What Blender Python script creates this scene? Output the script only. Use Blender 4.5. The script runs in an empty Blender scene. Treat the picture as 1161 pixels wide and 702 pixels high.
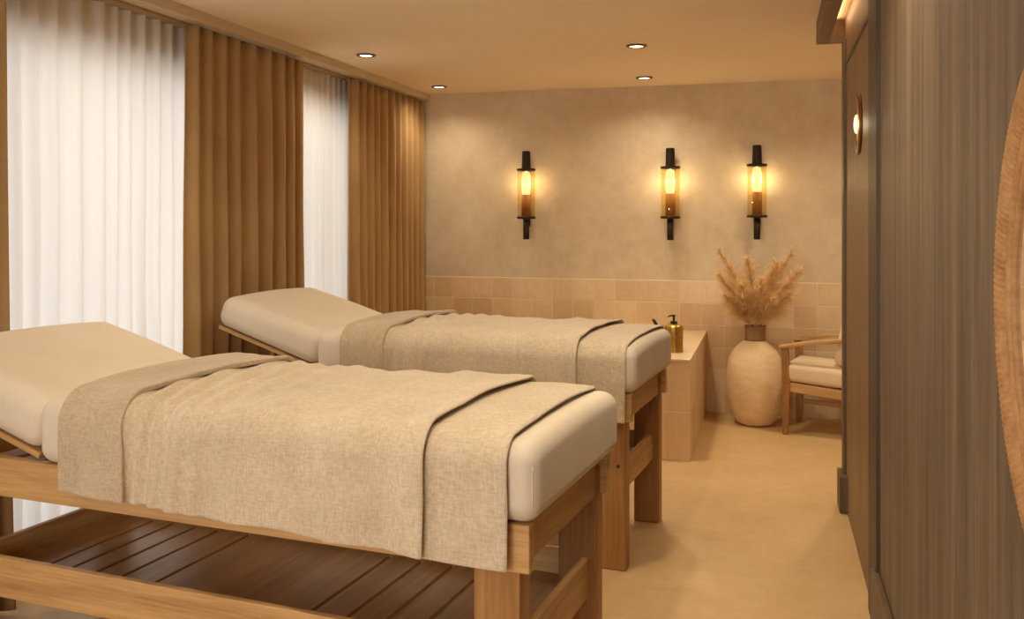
import bpy, bmesh, math, random
from mathutils import Vector, Matrix, noise
R = math.radians
C = bpy.context.scene.collection
SC = bpy.context.scene

# ------------------------------------------------------------------ camera
F_PX, YAW, EYE = 1050.0, R(15.6), 1.45
cd = bpy.data.cameras.new('camera'); cam = bpy.data.objects.new('camera', cd); C.objects.link(cam)
cam.location = (0, 0, EYE); cam.rotation_euler = (R(90), 0, YAW)
cd.sensor_width = 36; cd.lens = F_PX / 1161 * 36
cd.shift_y = -(351 - 247) / 1161
cd.clip_start = 0.02
SC.camera = cam

# ------------------------------------------------------------------ world, light, exposure
def lin(r, g, b):
    f = lambda c: (c / 255) / 12.92 if c / 255 <= .04045 else ((c / 255 + .055) / 1.055) ** 2.4
    return (f(r), f(g), f(b), 1)
w = bpy.data.worlds.new('daylight_sky'); SC.world = w; w.use_nodes = True
w.node_tree.nodes['Background'].inputs[0].default_value = (.86, .93, 1, 1)
w.node_tree.nodes['Background'].inputs[1].default_value = .35
SC.view_settings.view_transform = 'Standard'; SC.view_settings.look = 'None'
SC.view_settings.gamma = 1; SC.view_settings.use_curve_mapping = False
SC.view_settings.exposure = 1.02
SC.cycles.use_denoising = True
SC.cycles.max_bounces = 12; SC.cycles.diffuse_bounces = 6; SC.cycles.transparent_max_bounces = 16
SC.cycles.caustics_reflective = False; SC.cycles.caustics_refractive = False
SC.cycles.sample_clamp_indirect = 4.0
WARM = (1.0, .85, .62); AMBER = (1.0, .81, .53); DAY = (1.0, .95, .89)
def area_light(name, loc, rot, sx, sy, power, col, parent=None):
    l = bpy.data.lights.new(name, 'AREA'); l.shape = 'RECTANGLE'; l.size = sx; l.size_y = sy
    l.energy = power; l.color = col
    o = bpy.data.objects.new(name, l); C.objects.link(o); o.location = loc; o.rotation_euler = rot
    if parent: o.parent = parent
    return o
# daylight outside the windows of the left wall (pointing +x) and of the rear wall (pointing +y)
WIN = [(2.15, 4.55), (4.75, 6.1), (-1.6, 1.6)]                 # y ranges of the left windows
WH = 2.2                                                       # window head
DAYP = 5.2
for k, (a, b) in enumerate(WIN):
    la = area_light('daylight_%s' % 'abc'[k], (-3.6, (a + b) / 2 + .15, 1.3), (0, R(-90), R(-24)), 2.6, b - a + .3, DAYP * (b - a), DAY)
    la.data.spread = R(125)
area_light('daylight_rear', (-1.3, -2.95, 1.6), (R(90), 0, 0), 2.6, 1.5, 54, (1, .96, .90))

# ------------------------------------------------------------------ material helpers
def mat(name):
    m = bpy.data.materials.new(name); m.use_nodes = True
    return m, m.node_tree, m.node_tree.nodes['Principled BSDF']
def N(t, kind, **kw):
    n = t.nodes.new(kind)
    for k, v in kw.items():
        if k in n.inputs: n.inputs[k].default_value = v
        else: setattr(n, k, v)
    return n
def coords(t, scale=(1, 1, 1), rot=(0, 0, 0), kind='Object'):
    tc = N(t, 'ShaderNodeTexCoord'); mp = N(t, 'ShaderNodeMapping')
    mp.inputs['Scale'].default_value = scale; mp.inputs['Rotation'].default_value = rot
    t.links.new(tc.outputs[kind], mp.inputs[0]); return mp.outputs[0]
def ramp(t, fac, stops):
    r = N(t, 'ShaderNodeValToRGB'); e = r.color_ramp.elements
    while len(e) < len(stops): e.new(.5)
    for i, (p, c) in enumerate(stops): e[i].position = p; e[i].color = c
    t.links.new(fac, r.inputs[0]); return r.outputs[0]
def bump(t, b, h, strength, dist):
    n = N(t, 'ShaderNodeBump'); n.inputs['Strength'].default_value = strength; n.inputs['Distance'].default_value = dist
    t.links.new(h, n.inputs['Height']); t.links.new(n.outputs[0], b.inputs['Normal']); return n
def noise_t(t, vec, scale, detail=4, rough=.55, dist=0):
    n = N(t, 'ShaderNodeTexNoise'); n.inputs['Scale'].default_value = scale; n.inputs['Detail'].default_value = detail
    n.inputs['Roughness'].default_value = rough; n.inputs['Distortion'].default_value = dist
    t.links.new(vec, n.inputs['Vector']); return n.outputs['Fac']
def mix(t, f, a, b, mode='MIX'):
    m = N(t, 'ShaderNodeMix', data_type='RGBA', blend_type=mode)
    for s, v in ((0, f), (6, a), (7, b)):
        if hasattr(v, 'links'): t.links.new(v, m.inputs[s])
        else: m.inputs[s].default_value = v
    return m.outputs[2]
def plain(name, col, rough=.6, metal=0, spec=.5, var=.06, scale=8):
    m, t, b = mat(name); b.inputs['Roughness'].default_value = rough; b.inputs['Metallic'].default_value = metal
    b.inputs['Specular IOR Level'].default_value = spec
    f = noise_t(t, coords(t), scale)
    d = tuple(c * (1 - var * 2) for c in col[:3]) + (1,); u = tuple(min(1, c * (1 + var * 2)) for c in col[:3]) + (1,)
    t.links.new(ramp(t, f, [(.3, d), (.7, u)]), b.inputs['Base Color']); return m
def mottled(name, stops, s1, s2, rough, bs=.15, bd=.004, stretch=(1, 1, 1)):
    m, t, b = mat(name); v = coords(t, stretch)
    a = noise_t(t, v, s1, 6, .6, .4); c = noise_t(t, v, s2, 5, .65)
    mx = N(t, 'ShaderNodeMath', operation='MULTIPLY_ADD'); mx.inputs[1].default_value = .62
    t.links.new(a, mx.inputs[0]); h = N(t, 'ShaderNodeMath', operation='MULTIPLY'); h.inputs[1].default_value = .38
    t.links.new(c, h.inputs[0]); t.links.new(h.outputs[0], mx.inputs[2])
    t.links.new(ramp(t, mx.outputs[0], stops), b.inputs['Base Color'])
    b.inputs['Roughness'].default_value = rough; bump(t, b, mx.outputs[0], bs, bd); return m
def wood(name, dark, mid, light, grain='x', rough=.45, fine=1.0, bs=.12, spec=.4, stripe=0):
    """long-grained timber; grain names the object axis along which the grain runs"""
    m, t, b = mat(name)
    st = {'x': (.6, 14, 14), 'y': (14, .6, 14), 'z': (14, 14, .6)}[grain]
    v = coords(t, tuple(s * fine for s in st))
    a = noise_t(t, v, 1.6, 5, .6, .5)
    v2 = coords(t, tuple(s * fine * 4 for s in st)); c = noise_t(t, v2, 2.2, 4, .7)
    mx = N(t, 'ShaderNodeMath', operation='MULTIPLY_ADD'); mx.inputs[1].default_value = .6
    h = N(t, 'ShaderNodeMath', operation='MULTIPLY'); h.inputs[1].default_value = .4
    t.links.new(a, mx.inputs[0]); t.links.new(c, h.inputs[0]); t.links.new(h.outputs[0], mx.inputs[2])
    col = ramp(t, mx.outputs[0], [(.3, dark), (.5, mid), (.68, light)])
    t.links.new(col, b.inputs['Base Color']); b.inputs['Roughness'].default_value = rough
    b.inputs['Specular IOR Level'].default_value = spec
    bump(t, b, mx.outputs[0], bs, .003); return m
def cloth(name, c1, c2, weave=420, bs=.25, sheen=.2, blot=5.0, heather=.5):
    m, t, b = mat(name); b.inputs['Roughness'].default_value = .95; b.inputs['Specular IOR Level'].default_value = .15
    b.inputs['Sheen Weight'].default_value = sheen
    v = coords(t)
    w1 = N(t, 'ShaderNodeTexNoise'); w1.inputs['Scale'].default_value = weave; w1.inputs['Detail'].default_value = 2
    va = coords(t, (1, .25, .25)); t.links.new(va, w1.inputs['Vector'])
    w2 = N(t, 'ShaderNodeTexNoise'); w2.inputs['Scale'].default_value = weave; w2.inputs['Detail'].default_value = 2
    vb = coords(t, (.25, 1, 1)); t.links.new(vb, w2.inputs['Vector'])
    ad = N(t, 'ShaderNodeMath', operation='ADD'); t.links.new(w1.outputs['Fac'], ad.inputs[0]); t.links.new(w2.outputs['Fac'], ad.inputs[1])
    hf = N(t, 'ShaderNodeMath', operation='MULTIPLY'); hf.inputs[1].default_value = .5; t.links.new(ad.outputs[0], hf.inputs[0])
    bl = noise_t(t, v, blot, 4, .6)
    base = ramp(t, bl, [(.3, c1), (.7, c2)])
    fine = ramp(t, hf.outputs[0], [(.36, (1 - heather * .35,) * 3 + (1,)), (.64, (1 + 0 * heather,) * 3 + (1,))])
    t.links.new(mix(t, 1.0, base, fine, 'MULTIPLY'), b.inputs['Base Color'])
    bump(t, b, hf.outputs[0], bs, .002); return m
def metal(name, col, rough=.3, brushed=False):
    m, t, b = mat(name); b.inputs['Metallic'].default_value = 1; b.inputs['Base Color'].default_value = col
    f = noise_t(t, coords(t, (1, 1, 40) if brushed else (1, 1, 1)), 30)
    t.links.new(ramp(t, f, [(.3, (rough * .8,) * 3 + (1,)), (.7, (min(1, rough * 1.3),) * 3 + (1,))]), b.inputs['Roughness'])
    return m
def glow(name, col, strength):
    m, t, b = mat(name); b.inputs['Base Color'].default_value = (.8, .7, .55, 1)
    b.inputs['Emission Color'].default_value = col; b.inputs['Emission Strength'].default_value = strength
    f = noise_t(t, coords(t), 20); r = ramp(t, f, [(0, (.45,) * 3 + (1,)), (1, (.55,) * 3 + (1,))])
    t.links.new(r, b.inputs['Roughness']); return m
def thin_glass(name, tint, refl=.08):
    m = bpy.data.materials.new(name); m.use_nodes = True; t = m.node_tree; t.nodes.clear()
    o = N(t, 'ShaderNodeOutputMaterial'); tr = N(t, 'ShaderNodeBsdfTransparent'); gl = N(t, 'ShaderNodeBsdfGlossy')
    tr.inputs[0].default_value = tint; gl.inputs['Roughness'].default_value = .04
    lw = N(t, 'ShaderNodeLayerWeight'); lw.inputs[0].default_value = .25; fr = N(t, 'ShaderNodeMath', operation='MULTIPLY'); fr.inputs[1].default_value = .22; t.links.new(lw.outputs['Facing'], fr.inputs[0])
    mx = N(t, 'ShaderNodeMixShader'); t.links.new(fr.outputs[0], mx.inputs[0])
    t.links.new(tr.outputs[0], mx.inputs[1]); t.links.new(gl.outputs[0], mx.inputs[2]); t.links.new(mx.outputs[0], o.inputs[0])
    return m
def sheer(name, col, tr_w):
    """voile: lets light through, and less directly the more obliquely the weave is seen"""
    m = bpy.data.materials.new(name); m.use_nodes = True; t = m.node_tree; t.nodes.clear()
    o = N(t, 'ShaderNodeOutputMaterial'); tp = N(t, 'ShaderNodeBsdfTransparent'); tl = N(t, 'ShaderNodeBsdfTranslucent'); df = N(t, 'ShaderNodeBsdfDiffuse')
    v = coords(t, (60, 60, 4)); f = noise_t(t, v, 3, 3); c = ramp(t, f, [(.3, tuple(x * .995 for x in col[:3]) + (1,)), (.7, col)])
    t.links.new(c, tl.inputs[0]); t.links.new(c, df.inputs[0])
    a = N(t, 'ShaderNodeMixShader'); a.inputs[0].default_value = .52
    t.links.new(tl.outputs[0], a.inputs[1]); t.links.new(df.outputs[0], a.inputs[2])
    lw = N(t, 'ShaderNodeLayerWeight'); lw.inputs[0].default_value = .5
    mu = N(t, 'ShaderNodeMath', operation='MULTIPLY_ADD'); mu.inputs[1].default_value = -tr_w; mu.inputs[2].default_value = tr_w
    t.links.new(lw.outputs['Facing'], mu.inputs[0])
    b = N(t, 'ShaderNodeMixShader'); t.links.new(mu.outputs[0], b.inputs[0])
    t.links.new(a.outputs[0], b.inputs[1]); t.links.new(tp.outputs[0], b.inputs[2]); t.links.new(b.outputs[0], o.inputs[0])
    return m
def tiles(name, size, u, v, offset=0.0, lift=0):
    """handmade glazed tiles; u, v are the object axes of the tiled face"""
    m, t, b = mat(name)
    tc = N(t, 'ShaderNodeTexCoord'); sp = N(t, 'ShaderNodeSeparateXYZ'); t.links.new(tc.outputs['Object'], sp.inputs[0])
    cb = N(t, 'ShaderNodeCombineXYZ'); ax = {'x': 0, 'y': 1, 'z': 2}
    t.links.new(sp.outputs[ax[u]], cb.inputs[0]); t.links.new(sp.outputs[ax[v]], cb.inputs[1])
    wob = N(t, 'ShaderNodeTexNoise'); wob.inputs['Scale'].default_value = 9; t.links.new(cb.outputs[0], wob.inputs['Vector'])
    wm = N(t, 'ShaderNodeVectorMath', operation='MULTIPLY_ADD'); wm.inputs[1].default_value = (.006, .006, 0)
    t.links.new(wob.outputs['Color'], wm.inputs[0]); t.links.new(cb.outputs[0], wm.inputs[2])
    br = N(t, 'ShaderNodeTexBrick'); br.offset = offset; br.squash = 1
    br.inputs['Scale'].default_value = 1; br.inputs['Mortar Size'].default_value = .0036; br.inputs['Mortar Smooth'].default_value = .5
    br.inputs['Brick Width'].default_value = size; br.inputs['Row Height'].default_value = size; br.inputs['Bias'].default_value = 0
    br.inputs['Color1'].default_value = (0, 0, 0, 1); br.inputs['Color2'].default_value = (1, 1, 1, 1); br.inputs['Mortar'].default_value = (.5, .5, .5, 1)
    t.links.new(wm.outputs[0], br.inputs['Vector'])
    cl = noise_t(t, cb.outputs[0], 14, 5, .7, 1.0); st = noise_t(t, coords(t, (30, 30, 4)), 2, 3)
    f1 = mix(t, .5, br.outputs['Color'], cl); f2 = mix(t, .2, f1, st)
    col = ramp(t, f2, [(.2, lin(188 + lift, 156 + lift, 116 + lift)), (.45, lin(200 + lift, 171 + lift, 129 + lift)), (.62, lin(208 + lift, 182 + lift, 142 + lift)), (.82, lin(220 + lift, 199 + lift, 162 + lift))])
    colm = mix(t, br.outputs['Fac'], col, lin(228, 208, 176))
    t.links.new(colm, b.inputs['Base Color']); b.inputs['Roughness'].default_value = .32; b.inputs['Specular IOR Level'].default_value = .35
    inv = N(t, 'ShaderNodeMath', operation='MULTIPLY_ADD'); inv.inputs[1].default_value = -1.0
    t.links.new(br.outputs['Fac'], inv.inputs[0]); t.links.new(cl, inv.inputs[2])
    bump(t, b, inv.outputs[0], .6, .006); return m

M = {}
M['plaster'] = mottled('plaster', [(.3, lin(190, 168, 138)), (.5, lin(209, 190, 160)), (.7, lin(222, 206, 178))], 1.6, 9, .9, .22, .006)
M['side_plaster'] = mottled('side_plaster', [(.3, lin(196, 176, 146)), (.7, lin(214, 196, 168))], 1.5, 8, .9)
M['ceiling'] = mottled('ceiling_paint', [(.3, lin(236, 218, 188)), (.7, lin(243, 227, 199))], 1.2, 10, .9, .08, .003)
M['floor'] = mottled('floor_microcement', [(.3, lin(186, 152, 106)), (.5, lin(199, 167, 119)), (.7, lin(211, 181, 134))], 1.8, 13, .5, .12, .003, (1, 1, 1))
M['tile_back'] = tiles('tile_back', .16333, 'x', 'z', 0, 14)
M['tile_front'] = tiles('tile_front', .2965, 'x', 'z', 0, 26)  # ledge front painted lighter than its side to offset the shade on it
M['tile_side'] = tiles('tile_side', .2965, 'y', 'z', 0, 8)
M['tile_top'] = mottled('tile_top', [(.3, lin(214, 188, 150)), (.7, lin(230, 208, 174))], 4, 20, .3)
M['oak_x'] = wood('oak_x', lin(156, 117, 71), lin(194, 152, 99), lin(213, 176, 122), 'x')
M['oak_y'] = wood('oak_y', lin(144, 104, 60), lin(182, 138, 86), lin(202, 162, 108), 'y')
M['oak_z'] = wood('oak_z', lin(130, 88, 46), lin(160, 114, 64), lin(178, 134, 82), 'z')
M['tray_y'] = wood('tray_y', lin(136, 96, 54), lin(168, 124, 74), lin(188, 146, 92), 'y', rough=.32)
M['chair_wood'] = wood('chair_wood', lin(120, 74, 34), lin(154, 100, 50), lin(176, 120, 64), 'x')
M['panel'] = wood('panel', lin(66, 54, 42), lin(100, 84, 66), lin(128, 108, 86), 'z', rough=.55, fine=.62, bs=.3)
M['panel_far'] = wood('panel_far', lin(96, 74, 50), lin(124, 98, 68), lin(142, 114, 82), 'z', rough=.5, bs=.15)
M['dark_wood'] = wood('dark_wood', lin(50, 42, 32), lin(66, 56, 44), lin(80, 68, 54), 'z', rough=.5)
M['edge_wood'] = wood('edge_wood', lin(76, 60, 42), lin(98, 78, 56), lin(112, 92, 66), 'z', rough=.5)
M['cove_wood'] = wood('cove_wood', lin(94, 68, 44), lin(118, 88, 60), lin(134, 102, 72), 'y', rough=.5)
M['rope_wood'] = wood('rope_wood', lin(128, 88, 48), lin(164, 120, 74), lin(186, 142, 94), 'x', rough=.55, bs=.5)
M['sheet'] = cloth('cotton_sheet', lin(214, 200, 180), lin(224, 211, 192), 500, .08, .1, 3, .12)
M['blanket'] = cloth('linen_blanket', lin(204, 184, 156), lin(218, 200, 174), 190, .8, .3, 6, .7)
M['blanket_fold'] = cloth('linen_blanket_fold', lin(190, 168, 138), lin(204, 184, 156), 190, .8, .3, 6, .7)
M['drape'] = cloth('drape_linen', lin(166, 132, 88), lin(180, 146, 100), 300, .3, .2, 3, .3)
M['cushion'] = cloth('cushion_linen', lin(226, 203, 168), lin(234, 214, 182), 300, .3, .2, 5, .3)
M['sheer'] = sheer('sheer_voile', (.88, .85, .805, 1), .10)
M['black'] = plain('blackened_bronze', lin(46, 38, 30), .4, .6)
M['brass'] = metal('aged_brass', lin(206, 166, 88), .28, True)
M['chrome'] = metal('chrome', lin(200, 196, 190), .15)
M['amber_metal'] = plain('amber_metal', lin(150, 98, 44), .6, .1)
M['bronze_ring'] = metal('bronze_ring', lin(120, 84, 50), .35)
M['bulb'] = glow('frosted_bulb', (1, .76, .40, 1), .68)
M['bulb'].node_tree.nodes['Principled BSDF'].inputs['Base Color'].default_value = (.22, .17, .10, 1)
M['lens'] = glow('lamp_lens', (1, .80, .55, 1), 4)
M['strip'] = glow('led_strip', (1, .68, .36, 1), 4)
M['disc'] = glow('lamp_disc', (1, .74, .44, 1), .7)
M['glass'] = thin_glass('clear_glass', (.97, .97, .97, 1))
M['amber_glass'] = thin_glass('amber_glass', (.98, .93, .80, 1))
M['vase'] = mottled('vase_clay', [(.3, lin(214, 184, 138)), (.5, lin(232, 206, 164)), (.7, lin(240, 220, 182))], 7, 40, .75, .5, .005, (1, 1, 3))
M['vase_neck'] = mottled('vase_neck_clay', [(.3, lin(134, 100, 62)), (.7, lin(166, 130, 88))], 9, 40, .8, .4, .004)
M['pampas'] = plain('pampas_straw', lin(232, 200, 148), .9, 0, .1, .12, 30)
M['mirror'] = metal('mirror_silver', (.9, .88, .84, 1), .02)
M['track'] = plain('track_paint', lin(170, 136, 96), .5)
M['white_frame'] = plain('window_paint', lin(225, 220, 210), .5)
M['knot'] = plain('dark_screw', lin(40, 26, 16), .6)

# ------------------------------------------------------------------ object helpers
def finish(name, bm, m, parent=None, smooth=False, bevel=0, seg=2):
    me = bpy.data.meshes.new(name); bmesh.ops.recalc_face_normals(bm, faces=bm.faces[:]); bm.to_mesh(me); bm.free()
    ms = m if isinstance(m, (list, tuple)) else [m]
    for x in ms: me.materials.append(x)
    if smooth:
        for p in me.polygons: p.use_smooth = True
    o = bpy.data.objects.new(name, me); C.objects.link(o)
    if parent: o.parent = parent
    if bevel:
        b = o.modifiers.new('bevel', 'BEVEL'); b.width = bevel; b.segments = seg; b.limit_method = 'ANGLE'; b.angle_limit = R(40)
        for p in me.polygons: p.use_smooth = True
        try:
            n = o.modifiers.new('wn', 'WEIGHTED_NORMAL'); n.keep_sharp = False
        except Exception: pass
    return o
def tag(o, label, cat, group=None):
    o['label'] = label; o['category'] = cat
    if group: o['group'] = group
    return o
def thing(name, label, cat, loc=(0, 0, 0), rz=0, group=None):
    o = bpy.data.objects.new(name, None); C.objects.link(o); o.location = loc; o.rotation_euler = (0, 0, rz)
    o.empty_display_size = .1
    return tag(o, label, cat, group)
def box(bm, x0, x1, y0, y1, z0, z1, mi=0):
    vs = [bm.verts.new(p) for p in ((x0, y0, z0), (x1, y0, z0), (x1, y1, z0), (x0, y1, z0), (x0, y0, z1), (x1, y0, z1), (x1, y1, z1), (x0, y1, z1))]
    for f in ((0, 3, 2, 1), (4, 5, 6, 7), (0, 1, 5, 4), (1, 2, 6, 5), (2, 3, 7, 6), (3, 0, 4, 7)):
        bm.faces.new([vs[i] for i in f]).material_index = mi
    return vs
def boxes(*bs):
    bm = bmesh.new()
    for b in bs: box(bm, *b)
    return bm
def struct(name, bm, m, bevel=0):
    o = finish(name, bm, m, None, False, bevel); o['kind'] = 'structure'; return o
def lathe(bm, prof, n=32, c=(0, 0, 0), axis='z', mi=0, closed=False):
    rings = []
    for (r, h) in prof:
        ring = []
        for i in range(n):
            a = 2 * math.pi * i / n; u, v = r * math.cos(a), r * math.sin(a)
            p = (c[0] + u, c[1] + v, c[2] + h) if axis == 'z' else (c[0] + h, c[1] + u, c[2] + v)
            ring.append(bm.verts.new(p))
        rings.append(ring)
    pairs = list(zip(rings[:-1], rings[1:]))
    if closed: pairs.append((rings[-1], rings[0]))
    for a, b in pairs:
        for i in range(n):
            bm.faces.new((a[i], a[(i + 1) % n], b[(i + 1) % n], b[i])).material_index = mi
    if not closed:
        for rg, pr in ((rings[0], prof[0]), (rings[-1], prof[-1])):
            if pr[0] > 1e-6: bm.faces.new(rg).material_index = mi
    bmesh.ops.remove_doubles(bm, verts=bm.verts[:], dist=1e-6)
def tube(bm, pts, rad, n=8):
    pts = [Vector(p) for p in pts]; rs = rad if isinstance(rad, (list, tuple)) else [rad] * len(pts); rings = []
    for i, p in enumerate(pts):
        d = (pts[min(i + 1, len(pts) - 1)] - pts[max(i - 1, 0)]).normalized()
        a = d.orthogonal().normalized() if abs(d.z) > .9 else d.cross(Vector((0, 0, 1))).normalized()
        b = d.cross(a)
        rings.append([bm.verts.new(p + (a * math.cos(2 * math.pi * k / n) + b * math.sin(2 * math.pi * k / n)) * rs[i]) for k in range(n)])
    for a, b in zip(rings[:-1], rings[1:]):
        for k in range(n): bm.faces.new((a[k], a[(k + 1) % n], b[(k + 1) % n], b[k]))
    bm.faces.new(rings[0]); bm.faces.new(rings[-1])
def sstep(a, b, x):
    t = min(1, max(0, (x - a) / (b - a))); return t * t * (3 - 2 * t)
def rbox(x0, x1, y0, y1, z0, z1, r, step=.04, deform=None):
    """soft box with rounded edges of radius r, as one closed surface"""
    lo, hi = (x0, y0, z0), (x1, y1, z1)
    def line(a, b):
        rr = min(r, (b - a) / 2 - 1e-4)
        k = [a + rr * q for q in (0, .2, .4, .6, .8, 1)]
        n = max(1, int((b - a - 2 * rr) / step)); mid = [a + rr + (b - a - 2 * rr) * i / n for i in range(1, n)]
        return k + mid + [b - rr * q for q in (1, .8, .6, .4, .2, 0)]
    L = [line(lo[i], hi[i]) for i in range(3)]
    bm = bmesh.new(); cache = {}
    def V(p):
        key = tuple(round(c, 6) for c in p)
        if key in cache: return cache[key]
        q = [min(max(p[i], lo[i] + min(r, (hi[i] - lo[i]) / 2)), hi[i] - min(r, (hi[i] - lo[i]) / 2)) for i in range(3)]
        d = Vector([p[i] - q[i] for i in range(3)])
        v = Vector(q) + (d.normalized() * r if d.length > 1e-9 else d)
        if deform: v = deform(v)
        cache[key] = bm.verts.new(v); return cache[key]
    for ax in range(3):
        u, w_ = [i for i in range(3) if i != ax]
        for s in (lo[ax], hi[ax]):
            for i in range(len(L[u]) - 1):
                for j in range(len(L[w_]) - 1):
                    c = []
                    for (a, b) in ((i, j), (i + 1, j), (i + 1, j + 1), (i, j + 1)):
                        p = [0, 0, 0]; p[ax] = s; p[u] = L[u][a]; p[w_] = L[w_][b]; c.append(V(p))
                    if len(set(c)) == 4: bm.faces.new(c)
    return bm

# ------------------------------------------------------------------ the room
XL, XR, YB, YR, H = -2.85, .36, 7.05, -2.6, 2.45
XA = 1.45                                              # far side of the alcove behind the panelling
struct('floor', boxes((XL - .25, XA + .2, YR - .2, YB + .2, -.1, 0)), M['floor'])
struct('ceiling', boxes((XL - .25, XA + .2, YR - .2, YB + .2, H, H + .1)), M['ceiling'])
struct('wall_back', boxes((XL - .25, XA + .2, YB, YB + .15, 0, H)), M['plaster'])
struct('wall_tiles', boxes((XL, XA, YB - .014, YB, 0, .98)), M['tile_back'], .004)
edges = sorted(WIN); segs = []; y = YR
bm = bmesh.new()
for a, b in edges:
    box(bm, XL - .22, XL, y, a, 0, H); box(bm, XL - .22, XL, a, b, WH, H); box(bm, XL - .22, XL, a, b, -.0, .04); y = b
box(bm, XL - .22, XL, y, YB, 0, H)
struct('wall_left', bm, M['side_plaster'])
struct('wall_rear', boxes((XL, -2.65, YR - .15, YR, 0, H), (0, XR, YR - .15, YR, 0, H), (-2.65, 0, YR - .15, YR, 2.3, H), (-2.65, 0, YR - .15, YR, 0, .85)), M['side_plaster'])
struct('wall_right', boxes((XR, XR + .14, YR, 3.39, 0, H)), M['panel'])
struct('wall_alcove', boxes((XR + .06, XA, 4.86, 4.98, 0, H), (XA, XA + .12, 4.86, YB, 0, H)), M['side_plaster'])
struct('wall_lintel', boxes((XR, XR + .14, 3.39, 4.98, 2.215, H)), M['panel_far'])
def window(n, a, b):
    e = bpy.data.objects.new('window_%d' % n, None); C.objects.link(e); e['kind'] = 'structure'; e.location = (XL - .12, a, .04)
    w_, h_ = b - a, WH - .04
    finish('window_frame', boxes((-.03, .03, .002, .05, .002, h_ - .002), (-.03, .03, w_ - .05, w_ - .002, .002, h_ - .002), (-.03, .03, .05, w_ - .05, .002, .05), (-.03, .03, .05, w_ - .05, h_ - .05, h_ - .002)), M['white_frame'], e, False, .004)
    finish('window_pane', boxes((-.004, .004, .05, w_ - .05, .05, h_ - .05)), M['glass'], e)
for n, (a, b) in enumerate(WIN): window(n + 1, a, b)
e = bpy.data.objects.new('window_4', None); C.objects.link(e); e['kind'] = 'structure'; e.location = (-2.65, YR - .08, .85)
finish('window_frame', boxes((.002, .05, -.03, .03, .002, 1.448), (2.6, 2.648, -.03, .03, .002, 1.448), (.05, 2.6, -.03, .03, .002, .05), (.05, 2.6, -.03, .03, 1.4, 1.448)), M['white_frame'], e, False, .004)
finish('window_pane', boxes((.05, 2.6, -.004, .004, .05, 1.4)), M['glass'], e)
# panelled right-hand wall: dark post, far panel door, its jamb and plinth
struct('trim_1', boxes((XR - .012, XR + .14, 3.39, 3.66, 0, H)), M['dark_wood'], .004)
struct('trim_2', boxes((XR - .012, XR + .14, 4.86, 4.98, 0, 2.335)), M['edge_wood'], .003)
struct('trim_3', boxes((XR - .034, XR + .02, 4.80, 4.99, 0, .18)), M['edge_wood'], .006)
struct('baseboard_right', boxes((XR - .026, XR, YR, 3.44, 0, .235)), M['edge_wood'], .005)
d = finish('door_1', boxes((XR + .002, XR + .05, 3.66, 4.86, .004, 2.21)), M['panel_far'], None, False, .002); d['kind'] = 'structure'
struct('trim_4', boxes((XR - .004, XR + .1, 3.66, 4.86, 2.205, 2.225)), M['dark_wood'], .002)
# light cove running along the top of the right-hand wall
struct('trim_5', boxes((.225, .245, YR + .02, 4.98, 2.335, H), (.245, XR, 4.95, 4.98, 2.335, H), (.245, .285, YR + .02, 4.95, 2.335, 2.35)), M['cove_wood'], .002)
cl = thing('cove_light', 'glowing warm light strip hidden in the wooden ceiling cove above the panelling', 'strip light', (.30, 1.2, 2.40))
finish('light_strip', boxes((-.012, .012, -3.6, 3.7, .025, .04)), M['strip'], cl)
# plastered cornice and curtain track at the top of the window wall
struct('trim_6', boxes((XL, -2.655, YR, YB, 2.40, H)), M['side_plaster'], .004)
t_ = tag(finish('curtain_track', boxes((-2.762, -2.734, YR + .1, YB - .03, 2.385, 2.4)), M['track'], None, False, .003), 'slim curtain track under the ceiling cornice along the window wall', 'curtain track')

# ------------------------------------------------------------------ curtains
def curtain(name, y0, y1, label, cat, m, period, amp, seed, z0=.015, top=2.384, thick=.003, flare=0, tight=.35, xc=-2.70):
    rnd = random.Random(seed)
    n = int((y1 - y0) / .008); rows = 26; bm = bmesh.new()
    # irregular pleats: accumulate a phase with varying pace
    ph = []; p = rnd.random() * 6; pace = 1
    for i in range(n + 1):
        yy = i / n * (y1 - y0)
        pace = 1 + .5 * noise.noise((yy * 6, seed * 3.1, 0)); p += 2 * math.pi / period * pace * (y1 - y0) / n; ph.append(p)
    g = []
    for j in range(rows + 1):
        q = j / rows; z = z0 + (top - z0) * q; row = []
        for i in range(n + 1):
            yy = y0 + (y1 - y0) * i / n
            k = amp * (1 - .45 * q + .25 * sstep(.96, 1, q) * tight)
            drift = .6 * noise.noise((yy * 2.2, z * .8, seed)) * (1 - q * .5)
            s = math.sin(ph[i] + drift); s = math.copysign(abs(s) ** (.75 if thick else .5), s)
            x = xc + k * s * (.7 + .5 * noise.noise((yy * 5, seed, 1))) + .014 * noise.noise((yy * 9, z * 1.2, seed + 5)) * (1.2 - q)
            yo = .006 * math.cos(ph[i]) + flare * (1 - q) ** 2 * ((yy - (y0 + y1) / 2) / (y1 - y0)) * 2
            row.append(bm.verts.new((x, yy + yo, z)))
        g.append(row)
    for j in range(rows):
        for i in range(n): bm.faces.new((g[j][i], g[j][i + 1], g[j + 1][i + 1], g[j + 1][i]))
    o = finish(name, bm, m, None, True)
    if thick: s = o.modifiers.new('thickness', 'SOLIDIFY'); s.thickness = thick
    return tag(o, label, cat, 'sheer curtains at the windows' if 'sheer' in name else 'linen drapes at the windows')
curtain('sheer_curtain', 2.60, 4.12, 'wide white sheer curtain beside the near treatment bed, between two linen drapes', 'curtain', M['sheer'], .105, .038, 3, thick=0, xc=-2.795)
curtain('sheer_curtain', 4.85, 5.95, 'narrow white sheer curtain in the far window, behind the far treatment bed', 'curtain', M['sheer'], .09, .034, 8, thick=0, xc=-2.795)
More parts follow.
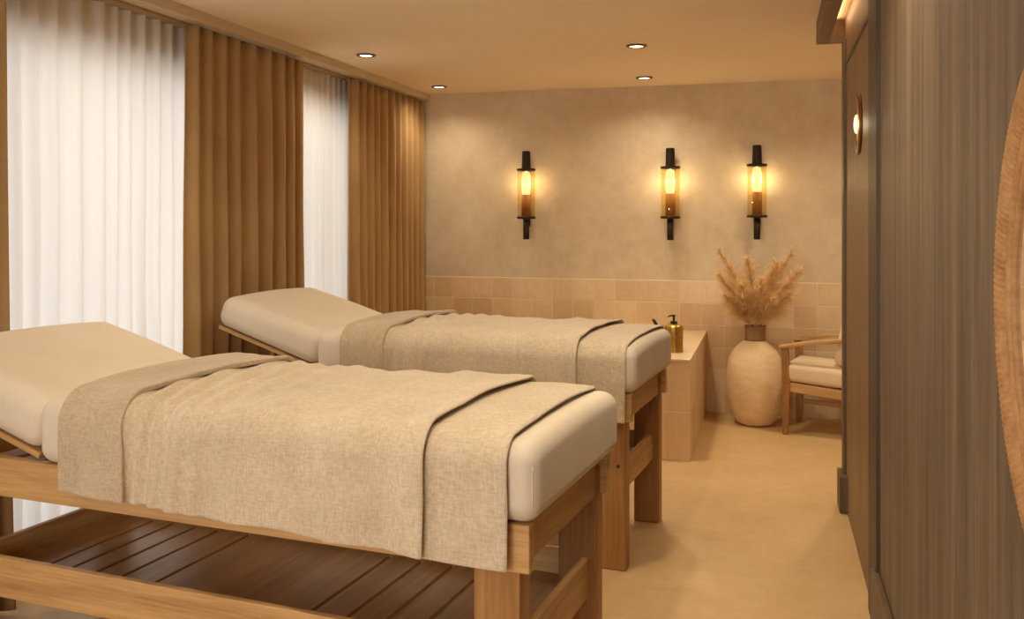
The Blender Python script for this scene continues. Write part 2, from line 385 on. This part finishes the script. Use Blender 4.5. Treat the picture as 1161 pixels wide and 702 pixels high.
curtain('linen_drape', 3.87, 4.97, 'full-length brown linen drape hanging between the wide and the narrow sheer curtains', 'curtain', M['drape'], .12, .045, 5)
curtain('linen_drape', 5.65, 6.98, 'full-length brown linen drape in the far corner beside the back wall', 'curtain', M['drape'], .12, .045, 11)
curtain('linen_drape', 1.72, 2.745, 'brown linen drape at the left edge of the photo, only its edge showing', 'curtain', M['drape'], .12, .045, 14, flare=.035)

# ------------------------------------------------------------------ treatment beds
W = .72
def bed(loc, rz, label, hinge, tip, tilt):
    """local x runs towards the foot, so the head is at negative x; local y runs away from the camera side"""
    b = thing('treatment_bed', label, 'massage bed', (loc[0], loc[1], 0), rz, 'wooden treatment beds')
    E = 2.02                                            # length of the wooden frame
    for (ya, yb) in ((0, .035), (W - .035, W)):
        finish('side_rail', boxes((-E, 0, ya, yb, .612, .727)), M['oak_x'], b, False, .004)
    for (xa, xb) in ((-.062, -.028), (-E, -E + .034)):
        finish('end_rail', boxes((xa, xb, .0352, W - .0352, .612, .722)), M['oak_y'], b, False, .004)
    for (xa, xb) in ((-.145, -.024), (-1.985, -1.865)):
        for (ya, yb) in ((.003, .075), (W - .075, W - .003)):
            lg = finish('leg', boxes((xa, xb, ya, yb, 0, .70)), M['oak_z'], b, False, .006)
            if xa > -1 and ya < .1:
                bm = bmesh.new(); lathe(bm, [(.007, 0), (.007, .003), (0, .003)], 12, axis='x')
                k = finish('screw_plug', bm, M['knot'], lg, True); k.rotation_euler = (0, 0, R(-90)); k.location = (-.055, .0035, .43)
    finish('slat_base', boxes(*[(x_, x_ + .08, .036, W - .036, .70, .722) for x_ in [-.16 - .115 * i for i in range(1, 15)]]), M['oak_y'], b, False, .003)
    # lower tray: two long boards, two end boards and a slotted base
    for (ya, yb) in ((.006, .030), (W - .030, W - .006)):
        finish('tray_side', boxes((-1.86, -.03, ya, yb, .305, .425)), M['oak_x'], b, False, .004)
    for (xa, xb) in ((-.075, -.05), (-1.86, -1.836)):
        finish('tray_end', boxes((xa, xb, .031, W - .031, .305, .425)), M['oak_y'], b, False, .004)
    cuts = [.27, .38, .49, .60, .715, 1.27, 1.40, 1.50, 1.60, 1.69]
    bm = bmesh.new(); a0, a1, gw = .0755, 1.8355, .013
    box(bm, -a1, -a0, .031, .17, .33, .348); box(bm, -a1, -a0, W - .085, W - .031, .33, .348)
    xs = a0
    for c_ in cuts:
        box(bm, -(c_ - gw / 2), -xs, .17, W - .085, .33, .348); xs = c_ + gw / 2
    box(bm, -a1, -xs, .17, W - .085, .33, .348)
    finish('tray_base', bm, M['tray_y'], b, False, .0015)
    # mattress: a flat body section and a raised head section
    def crown(v):
        u = (v.y - W / 2) / (W / 2)
        if v.z > .84: v.z += .012 * max(0, 1 - u * u) + .002 * noise.noise((v.x * 5, v.y * 5, 1))
        v.y += .004 * noise.noise((v.x * 3, v.z * 4, 7)); return v
    mt = finish('mattress', rbox(-hinge, .022, -.014, W + .034, .7275, .918, .048, .05, crown), M['sheet'], b, True)
    for (x_, y_) in ((.0072, .0008), (.0072, W + .0192)):
        bm = bmesh.new(); tube(bm, [(x_, y_ + .004 * noise.noise((x_ * 3, (.775 + .01 * i) * 4, 7)), .775 + .01 * i) for i in range(10)], .0022, 6)
        finish('corner_seam', bm, M['sheet'], mt, True)
    Lh = tip
    cush = rbox(-Lh, -.002, -.014, W + .034, .018, .178, .055, .05,
                lambda v: Vector((v.x, v.y + .004 * noise.noise((v.x * 3, v.z * 4, 3)), v.z + (.014 * max(0, 1 - ((v.y - W / 2) / (W / 2)) ** 2) if v.z > .1 else 0) - (.0 if v.z < .1 else .012 * sstep(.2, Lh, -v.x)))))
    c_ = finish('head_cushion', cush, M['sheet'], b, True)
    sp = finish('head_board', boxes((-Lh + .012, -.01, .012, W - .012, -.004, .016)), M['oak_x'], b, False, .004)
    for o_ in (c_, sp):
        o_.location = (-hinge - .006, 0, .735); o_.rotation_euler = (0, tilt, 0)
    for y_ in (.08, W - .10):
        lb = finish('head_strut', boxes((-.012, .012, y_, y_ + .02, 0, .16)), M['oak_z'], b, False, .003)
        lb.location = (-hinge - .33, 0, .652); lb.rotation_euler = (0, R(12), 0)
    return b

def blanket(loc, rz, label, head, fold, crease, step2, foot, hem_head, hem_foot, seed):
    """woven blanket over the mattress; lengths are measured from the foot end of the bed"""
    bl = thing('linen_blanket', label, 'blanket', (loc[0], loc[1], 0), rz, 'linen blankets on the beds')
    ya, yb, zt, r = -.016, W + .036, .9215, .06
    def prof(s, hem):
        """arc-length walk: front drop, corner, top, corner, back drop"""
        Lf = zt - r - hem; La = r * math.pi / 2; Lt = yb - ya - 2 * r
        if s < Lf: return ya, hem + s, -1, 0
        s -= Lf
        if s < La: a = s / r; return ya + r - r * math.cos(a), zt - r + r * math.sin(a), -math.cos(a), math.sin(a)
        s -= La
        if s < Lt:
            u = (s / Lt) * 2 - 1; return ya + r + s, zt + .013 * (1 - u * u), 0, 1
        s -= Lt
        if s < La: a = s / r; return yb - r + r * math.sin(a), zt - r + r * math.cos(a), math.sin(a), math.cos(a)
        s -= La; return yb, zt - r - s, 1, 0
    def sheet(name, t0, t1, off, thick, m, wr=1.0, roll=None, edge_bulge=0, skew=0, zlift=0, parent=None, backhem=.66):
        nt = max(4, int((t1 - t0) / .007)); ns = 150; bm = bmesh.new(); g = []
        for i in range(nt + 1):
            row = []
            for j in range(ns + 1):
                t0s = t0
                tt = t1 + (t0 - t1) * (1 - i / nt)
                q = j / ns
                # the edges wander a little
                tt += skew * (q - .3) * (1 - i / nt if skew else 0) + .006 * noise.noise((q * 4, i / nt * 1.5, seed))
                hem = hem_foot + (hem_head - hem_foot) * (tt / head) + zlift + .006 * noise.noise((tt * 6, seed, 2))
                Lf = zt - r - hem; La = r * math.pi / 2; Lt = yb - ya - 2 * r
                tot = Lf + La * 2 + Lt + (zt - r - backhem)
                y_, z_, ny, nz = prof(q * tot, hem)
                drop = max(0, (zt - r) - z_) / .25 if y_ < .1 else 0
                w1 = .5 + .5 * noise.noise((tt * 7 + z_ * 1.2, y_ * 1.6 + tt * 2.5, seed + .5))
                w2 = noise.noise((tt * 16 + y_ * 4, y_ * 4, seed + 3))
                w3 = noise.noise((tt * 26 - y_ * 6, y_ * 3 + z_ * 2, seed + 8))
                d = off + wr * (.020 * w1 + .0035 * w2 + .0015 * w3)
                # folds that fan out below the turned-back band
                fan = sstep(fold - .5, fold, tt) * (1 if name == 'body' else 0)
                d += fan * .015 * (.5 + .5 * math.sin((tt * (1 - .25 * min(1, max(0, y_))) + .10 * z_) * 95 + 3 * noise.noise((y_ * 2, tt * 3, seed)))) * (1 - .4 * max(0, min(1, y_ / .6)))
                d += .012 * drop * wr * (.5 + .5 * math.sin(tt * 24 + seed + 2 * noise.noise((tt * 3, 1, seed))))
                if name == 'body': d += .011 * (1 - sstep(step2 - .006, step2 + .006, tt + .05 * (q - .3)))
                if roll: # soften towards the free edge
                    e_ = abs(tt - (t1 if roll > 0 else t0)); d += edge_bulge * math.exp(-(e_ / .022) ** 2)
                    e2 = e_ / .010
                    if e2 < 1: d -= (1 - math.sqrt(max(0, 1 - (1 - e2) ** 2))) * .006
                row.append(bm.verts.new((-tt, y_ + ny * d, z_ + nz * d)))
            g.append(row)
        for i in range(nt):
            for j in range(ns): bm.faces.new((g[i][j], g[i + 1][j], g[i + 1][j + 1], g[i][j + 1]))
        o = finish(name, bm, m, parent or bl, True)
        s = o.modifiers.new('thickness', 'SOLIDIFY'); s.thickness = thick; s.offset = 0
        bv = o.modifiers.new('edge', 'BEVEL'); bv.width = thick * .35; bv.segments = 2; bv.limit_method = 'ANGLE'; bv.angle_limit = R(50)
        return o
    sheet('body', crease, fold + .04, .009, .007, M['blanket'], 1.0, -1, .004)
    sheet('foot_fold', foot, crease + .04, .006, .006, M['blanket'], .55, -1, .0, skew=0, zlift=-.008)
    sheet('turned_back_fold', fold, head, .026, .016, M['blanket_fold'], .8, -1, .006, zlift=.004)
    return bl

B1 = ((-.544, 2.10), R(-5.7)); B2 = ((-.548, 3.77), R(-5.5))
bed(*B1, 'wooden treatment bed nearest the camera, its slatted lower tray in view', 1.54, .57, R(17.5))
bed(*B2, 'wooden treatment bed farther back, by the tiled ledge, raised head against the window', 1.50, .60, R(17.5))
blanket(*B1, 'beige woven blanket draped over the bed nearest the camera', 1.405, 1.17, .252, .514, .045, .668, .630, 1.7)
blanket(*B2, 'beige woven blanket draped over the farther bed by the tiled ledge', 1.34, 1.12, .222, .474, .02, .66, .622, 9.3)

# ------------------------------------------------------------------ tiled ledge, bottle, tap
lx0, lx1, ly0, ly1, lh = -1.30, -.46, 5.58, YB - .0145, .609
lg = thing('tiled_ledge', 'knee-high tiled block ledge against the back wall, next to the farther bed', 'ledge', ((lx0 + lx1) / 2, (ly0 + ly1) / 2, 0))
hx, hy = (lx1 - lx0) / 2, (ly1 - ly0) / 2
bm = boxes((-hx, hx, -hy, hy, 0, lh - .016)); bm.faces.ensure_lookup_table()
for f in bm.faces:
    f.normal_update()
    f.material_index = 1 if abs(f.normal.x) > .5 else 0
finish('tiled_body', bm, [M['tile_front'], M['tile_side']], lg, False, .003)
finish('top_slab', boxes((-hx - .003, hx + .003, -hy - .003, hy, lh - .016, lh)), M['tile_top'], lg, False, .003)
sb = thing('soap_dispenser', 'brass pump bottle with black pump standing on the tiled ledge', 'bottle', (-.585, 5.87, lh))
bm = bmesh.new(); pr = [(0, 0), (.054, 0), (.058, .004)]
for i in range(12): pr += [(.058, .008 + i * .0115), (.0565, .0125 + i * .0115)]
pr += [(.058, .150), (.055, .162), (.044, .172), (.026, .178), (.0, .178)]
lathe(bm, pr, 40); finish('bottle', bm, M['brass'], sb, True)
bm = bmesh.new(); lathe(bm, [(0, .178), (.022, .178), (.022, .190), (.013, .193), (.007, .195), (.007, .222), (.012, .223), (.012, .232), (0, .233)], 24)
tube(bm, [(0, 0, .227), (-.02, -.02, .228), (-.032, -.034, .222)], [.006, .005, .004], 8)
finish('pump', bm, M['black'], sb, True)
tp = thing('tap', 'small dark lever tap rising behind the end of the farther bed', 'tap', (-.70, 6.05, lh))
bm = bmesh.new(); lathe(bm, [(0, 0), (.022, 0), (.022, .006), (.012, .010), (.011, .12), (.013, .125), (0, .126)], 20)
tube(bm, [(0, 0, .085), (.02, -.03, .095), (.03, -.06, .092), (.032, -.068, .075)], .007, 8)
finish('spout', bm, M['chrome'], tp, True)
bm = bmesh.new(); tube(bm, [(0, 0, .122), (-.012, 0, .140), (-.030, 0, .172), (-.040, 0, .182)], [.011, .012, .010, .006], 10)
finish('lever', bm, M['black'], tp, True)

# ------------------------------------------------------------------ vase with pampas
VX, VY = -.105, 6.74
vs = thing('floor_vase', 'tall rounded cream clay vase on the floor by the armchair', 'vase', (VX, VY, 0))
P = [(0, .0), (.09, 0), (.118, .008), (.150, .05), (.178, .12), (.196, .20), (.202, .28), (.200, .35), (.188, .43), (.162, .50), (.125, .548), (.092, .575), (.074, .588)]
fine = []
for i in range(len(P) - 1):
    for k in range(4):
        u = k / 4; fine.append((P[i][0] * (1 - u) + P[i + 1][0] * u, P[i][1] * (1 - u) + P[i + 1][1] * u))
fine.append(P[-1])
sm = [fine[0]] + [((fine[i - 1][0] + 2 * fine[i][0] + fine[i + 1][0]) / 4 + .0009 * math.sin(fine[i][1] * 260), (fine[i - 1][1] + 2 * fine[i][1] + fine[i + 1][1]) / 4) for i in range(1, len(fine) - 1)] + [fine[-1]]
sm += [(.062, .588), (.062, .56), (0, .56)]
bm = bmesh.new(); lathe(bm, sm, 56); finish('vase_body', bm, M['vase'], vs, True)
bm = bmesh.new(); lathe(bm, [(.0735, .588), (.070, .605), (.069, .66), (.073, .684), (.077, .690), (.072, .692), (.064, .684), (.060, .66), (.060, .589)], 48, closed=True)
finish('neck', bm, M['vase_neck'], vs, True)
# plume tips measured in the plane of the wall: (sideways, up from the vase mouth, toward the camera)
tips = [(-.27, .52, .02, 'leaning left, the highest of the left-hand ones'), (-.27, .36, -.05, 'leaning far left at middle height'), (-.22, .22, -.12, 'drooping low over the left of the vase'),
        (-.06, .47, .02, 'standing almost upright in the middle'), (-.10, .30, -.16, 'in front of the upright one, leaning slightly left'), (.05, .34, -.18, 'in the front middle, leaning slightly right'),
        (.16, .44, -.02, 'between the upright one and the tall right-hand one'), (.27, .52, .03, 'leaning right, the highest of the right-hand ones'), (.33, .40, -.05, 'leaning farthest right towards the armchair'),
        (.27, .24, -.14, 'drooping low on the right above the armrest'), (.12, .22, -.20, 'short and low, just right of the neck')]
for k, (tx, tz, ty, how) in enumerate(tips):
    rnd = random.Random(40 + k)
    st = thing('pampas_stem', 'dried pampas plume in the tall vase, ' + how, 'dried grass', (VX, VY, .57), 0, 'pampas plumes in the vase')
    ax, ay = .030 * math.cos(k * 2.3), .030 * math.sin(k * 2.3)
    top = Vector((tx * .92, ty, .12 + tz)); base = Vector((ax * .5, ay * .5, -.0)); mid = Vector((ax + tx * .10, ay + ty * .1, .16 + tz * .18))
    def cur(u): return base * (1 - u) ** 2 + mid * 2 * u * (1 - u) + top * u * u
    bm = bmesh.new(); tube(bm, [cur(i / 14 * .97) for i in range(15)], [.003 - .0022 * i / 14 for i in range(15)], 5)
    finish('stalk', bm, M['pampas'], st, True)
    bm = bmesh.new()
    for q in range(900):
        u = .34 + .66 * rnd.random() ** .9
        p = cur(u); d = (cur(min(1, u + .02)) - cur(u - .02)).normalized()
        a = rnd.random() * 2 * math.pi; o1 = d.orthogonal().normalized(); o2 = d.cross(o1)
        side = o1 * math.cos(a) + o2 * math.sin(a)
        ln = (.06 + .10 * rnd.random()) * (1.2 - .75 * max(0, (u - .55) / .45)); wd = .0013 + .0009 * rnd.random()
        v = (d * (.9 + .3 * rnd.random()) + side * (.45 + .3 * rnd.random())).normalized(); prev = None; pp = p
        acr = v.cross(Vector((0, 1, 0)))
        acr = acr.normalized() if acr.length > .05 else Vector((1, 0, 0))
        if rnd.random() < .4: acr = Vector((0, 1, 0))
        for s in range(5):
            f = s / 4; wq = wd * (1 - .8 * f)
            pr_ = (bm.verts.new(pp + acr * wq), bm.verts.new(pp - acr * wq))
            if prev: bm.faces.new((prev[0], prev[1], pr_[1], pr_[0]))
            prev = pr_; v = (v + Vector((0, 0, -.20)) + side * .06).normalized(); pp = pp + v * ln / 4
            if pp.y + VY > YB - .02: pp.y = YB - .02 - VY
    finish('plume', bm, M['pampas'], st, False)

# ------------------------------------------------------------------ armchair
ch = thing('armchair', 'wooden armchair with cream cushions in the corner, partly behind the panelled wall', 'armchair', (.062, 6.44, 0), R(-13))
CD, CW = .53, .50                                       # depth along local x (front at 0), width along local y
def beam(bm, p, q, w_, h_, up=Vector((0, 0, 1))):
    p, q = Vector(p), Vector(q); d = (q - p).normalized(); s = d.cross(up)
    s = s.normalized() if s.length > 1e-3 else Vector((0, 1, 0)); u = s.cross(d).normalized(); vs = []
    for c, ww, hh in ((p, w_[0], h_[0]), (q, w_[1], h_[1])):
        for a, b in ((-1, -1), (1, -1), (1, 1), (-1, 1)): vs.append(bm.verts.new(c + s * a * ww / 2 + u * b * hh / 2))
    for f in ((0, 1, 2, 3), (7, 6, 5, 4), (0, 4, 5, 1), (1, 5, 6, 2), (2, 6, 7, 3), (3, 7, 4, 0)): bm.faces.new([vs[i] for i in f])
for y_ in (.03, CW - .03):
    bm = bmesh.new(); beam(bm, (.028, y_, 0), (.036, y_, .34), (.034, .046), (.034, .056)); beam(bm, (.036, y_, .338), (.024, y_, .585), (.042, .034), (.056, .046))
    finish('leg', bm, M['oak_z'], ch, False, .006)
    bm = bmesh.new(); beam(bm, (CD + .06, y_, 0), (CD - .02, y_, .33), (.030, .04), (.034, .054)); beam(bm, (CD - .02, y_, .328), (CD + .05, y_, .69), (.036, .03), (.05, .034))
    finish('leg', bm, M['oak_z'], ch, False, .006)
    bm = bmesh.new()
    for a, b in (((-.004, .583), (.10, .606)), ((.10, .606), (.24, .630)), ((.24, .630), (.42, .650)), ((.42, .650), (CD + .05, .664))):
        beam(bm, (a[0] - .004, y_, a[1]), (b[0] + .004, y_, b[1]), (.052, .052), (.026, .028))
    finish('armrest', bm, M['oak_x'], ch, False, .007)
bm = bmesh.new()
for y_ in (.03, CW - .03): beam(bm, (.03, y_, .322), (CD - .01, y_, .285), (.028, .028), (.062, .062))
beam(bm, (.034, .03, .322), (.034, CW - .03, .322), (.028, .028), (.062, .062)); beam(bm, (CD - .02, .03, .287), (CD - .02, CW - .03, .287), (.028, .028), (.06, .06))
for i in range(4): beam(bm, (.12 + i * .11, .03, .322 - .008 * i), (.12 + i * .11, CW - .03, .322 - .008 * i), (.05, .05), (.014, .014))
finish('seat_frame', bm, M['oak_x'], ch, False, .005)
bm = bmesh.new()
for z_ in (.34, .50, .645): beam(bm, (CD - .02 + (z_ - .33) * .21, .03, z_), (CD - .02 + (z_ - .33) * .21, CW - .03, z_), (.022, .022), (.05, .05), Vector((.2, 0, 1)))
finish('back_frame', bm, M['oak_y'], ch, False, .005)
bm = bmesh.new(); beam(bm, (.03, CW - .03, .15), (CD + .02, CW - .03, .14), (.02, .02), (.03, .03)); finish('stretcher', bm, M['oak_x'], ch, False, .004)
puff = lambda v: Vector((v.x, v.y, v.z + (.018 * max(0, 1 - ((v.y - .25) / .25) ** 2) * max(0, 1 - ((v.x - .3) / .32) ** 2) if v.z > .06 else 0)))
sc_ = finish('seat_cushion', rbox(0, .49, .012, CW - .012, 0, .118, .035, .04, puff), M['cushion'], ch, True); sc_.location = (.012, 0, .357); sc_.rotation_euler = (0, R(3.2), 0)
bc = finish('back_cushion', rbox(-.055, .055, .03, CW - .03, 0, .42, .05, .04), M['cushion'], ch, True); bc.location = (CD - .15, 0, .475); bc.rotation_euler = (0, R(11), 0)

# ------------------------------------------------------------------ wall sconces
def sconce(x, label, zc=1.63):
    s = thing('wall_sconce', label, 'wall lamp', (x, YB - .085, zc), 0, 'wall sconces on the back wall')
    bm = bmesh.new(); lathe(bm, [(0, .20), (.037, .20), (.035, .215), (.032, .325), (.030, .338), (0, .340)], 28); finish('top_cap', bm, M['black'], s, True)
    bm = bmesh.new(); lathe(bm, [(0, -.348), (.020, -.348), (.024, -.344), (.024, -.19), (0, -.19)], 24); finish('lower_stem', bm, M['black'], s, True)
    for z_ in (-.18, .192):
        bm = bmesh.new(); lathe(bm, [(.060, -.008), (.072, -.008), (.074, -.002), (.074, .006), (.071, .010), (.060, .010)], 36, (0, 0, z_), closed=True)
        for a in range(3):
            an = a * 2.094 + .5; tube(bm, [(.02 * math.cos(an), .02 * math.sin(an), z_), (.064 * math.cos(an), .064 * math.sin(an), z_)], .005, 6)
        finish('ring', bm, M['black'], s, True)
    bm = bmesh.new(); lathe(bm, [(.0685, -.175), (.0685, .19), (.0665, .19), (.0665, -.175)], 40, closed=True); finish('glass_shade', bm, M['amber_glass'], s, True)
    bm = bmesh.new(); lathe(bm, [(0, -.19), (.036, -.19), (.036, -.002), (0, -.002)], 28); finish('bulb_holder', bm, M['amber_metal'], s, True)
    bm = bmesh.new(); lathe(bm, [(0, 0), (.031, 0), (.033, .02), (.033, .15), (.026, .175), (0, .185)], 28); finish('bulb', bm, M['bulb'], s, True)
    bm = boxes((-.014, .014, .0, .0845, .235, .262)); box(bm, -.012, .012, 0, .0845, -.245, -.222); box(bm, -.012, .012, .070, .0845, -.25, .27)
    finish('wall_bracket', bm, M['black'], s, False, .003)
    for dx, dz in ((0.085, .09), (-.085, .09)):
        l = bpy.data.lights.new('sconce_light', 'POINT'); l.energy = .7; l.color = AMBER; l.shadow_soft_size = .03
        o = bpy.data.objects.new('sconce_light', l); C.objects.link(o); o.parent = s; o.location = (dx * .55, -.01, dz)
sconce(-1.83, 'slender black and amber glass wall sconce alone on the left, above the farther bed')
sconce(-.72, 'middle black and amber glass wall sconce, above the brass pump bottle', 1.632)
sconce(-.095, 'right-hand black and amber glass wall sconce, above the pampas grass', 1.64)

# ------------------------------------------------------------------ recessed ceiling lights
def downlight(x, y, label, power=30, cone=150):
    s = thing('recessed_light', label, 'ceiling light', (x, y, H), 0, 'recessed ceiling lights')
    bm = bmesh.new(); lathe(bm, [(.040, -.001), (.040, -.006), (.044, -.010), (.054, -.009), (.060, -.004), (.060, -.001)], 36, closed=True); finish('trim_ring', bm, M['bronze_ring'], s, True)
    bm = bmesh.new(); lathe(bm, [(0, -.001), (.0395, -.001), (.0395, -.005), (.02, -.007), (0, -.0075)], 28); finish('lens', bm, M['lens'], s, True)
    l = bpy.data.lights.new('downlight_beam', 'SPOT'); l.energy = power; l.color = WARM; l.spot_size = R(cone); l.spot_blend = 1; l.shadow_soft_size = .05
    o = bpy.data.objects.new('downlight_beam', l); C.objects.link(o); o.parent = s; o.location = (0, 0, -.02)
downlight(-2.39, 5.23, 'small recessed ceiling light nearest the window wall, second from the back', 14)
downlight(-2.43, 6.64, 'small recessed ceiling light in the far left corner of the ceiling', 13)
downlight(-.75, 5.37, 'small recessed ceiling light on the right, nearer the camera', 38)
downlight(-.866, 6.60, 'small recessed ceiling light on the right, close to the back wall', 15)
downlight(.62, 6.0, 'added unseen fill light in the alcove ceiling, hidden by the panelled wall', 34)  # unseen lamp added to brighten the far right corner
for (x, y, how) in ((-2.2, 3.2, 'over the head of the near bed'), (-.7, 3.45, 'between the feet of the two beds'), (-2.2, 1.4, 'before the near bed on the window side'), (-.7, 1.6, 'before the foot of the near bed'), (-.02, 2.65, 'beside the panelled wall')):  # unseen lamps added for warm fill; the last brightens the mattress ends
    downlight(x, y, 'added unseen recessed fill light above the photo frame, ' + how, 27 if x > -1 else 16)

# ------------------------------------------------------------------ right-hand wall: round lamp and round mirror
wl = thing('round_wall_lamp', 'small round bronze wall lamp glowing on the far wood panel', 'wall lamp', (XR + .002, 4.16, 1.845))
bm = bmesh.new(); lathe(bm, [(.070, 0), (.128, 0), (.130, -.006), (.122, -.012), (.100, -.012), (.075, -.008)], 48, axis='x', closed=True); finish('rim', bm, M['bronze_ring'], wl, True)
bm = bmesh.new(); lathe(bm, [(0, -.002), (.074, -.002), (.074, -.008), (.05, -.010), (.03, -.011), (0, -.011)], 40, axis='x'); finish('shade', bm, M['brass'], wl, True)
bm = bmesh.new(); lathe(bm, [(0, -.011), (.042, -.011), (.036, -.018), (.02, -.022), (0, -.023)], 32, axis='x'); finish('bulb', bm, M['disc'], wl, True)
l = bpy.data.lights.new('wall_lamp_light', 'POINT'); l.energy = .15; l.color = AMBER; l.shadow_soft_size = .03
o = bpy.data.objects.new('wall_lamp_light', l); C.objects.link(o); o.parent = wl; o.location = (-.08, 0, 0)

MY, MZ, MR = 1.145, 1.343, .372
mr = thing('round_mirror', 'large round mirror in a carved rope-like wooden frame, cut by the right edge', 'mirror', (XR, MY, MZ))
def ring_mesh(prof, n, twist=0, lobes=0, depth=0, cr=None):
    bm = bmesh.new(); rings = []
    for i in range(n):
        a = 2 * math.pi * i / n; ring = []
        for k, (rr, hh) in enumerate(prof):
            if lobes:
                ph = math.sin(lobes * a + twist * k / len(prof) * 2 * math.pi) * depth
                dr, dh = rr - cr[0], hh - cr[1]; L_ = math.hypot(dr, dh); rr, hh = rr + dr / L_ * ph, hh + dh / L_ * ph
            ring.append(bm.verts.new((-hh, rr * math.cos(a), rr * math.sin(a))))
        rings.append(ring)
    m_ = len(prof)
    for i in range(n):
        a, b = rings[i], rings[(i + 1) % n]
        for k in range(m_): bm.faces.new((a[k], a[(k + 1) % m_], b[(k + 1) % m_], b[k]))
    return bm
circ = lambda cr, ch_, r_, n: [(cr + r_ * math.cos(2 * math.pi * k / n), ch_ + r_ * math.sin(2 * math.pi * k / n)) for k in range(n)]
oval = lambda cr, ch_, ra, rb, n: [(cr + ra * math.cos(2 * math.pi * k / n), ch_ + rb * math.sin(2 * math.pi * k / n)) for k in range(n)]
finish('rope_border', ring_mesh(oval(MR - .030, .024, .030, .022, 20), 1200, 3, 230, .0007, (MR - .030, .024)), M['rope_wood'], mr, True)
finish('inner_border', ring_mesh(oval(MR - .076, .030, .011, .012, 12), 256), M['rope_wood'], mr, True)
finish('backing_ring', ring_mesh([(MR - .106, .001), (MR - .02, .001), (MR - .02, .026), (MR - .106, .030)], 160), M['edge_wood'], mr, True)
finish('inner_lip', ring_mesh(oval(MR - .098, .033, .007, .007, 10), 200), M['rope_wood'], mr, True)
bm = bmesh.new(); lathe(bm, [(0, -.002), (MR - .1062, -.002), (MR - .1062, -.034), (0, -.034)], 96, axis='x'); finish('mirror_glass', bm, M['mirror'], mr)
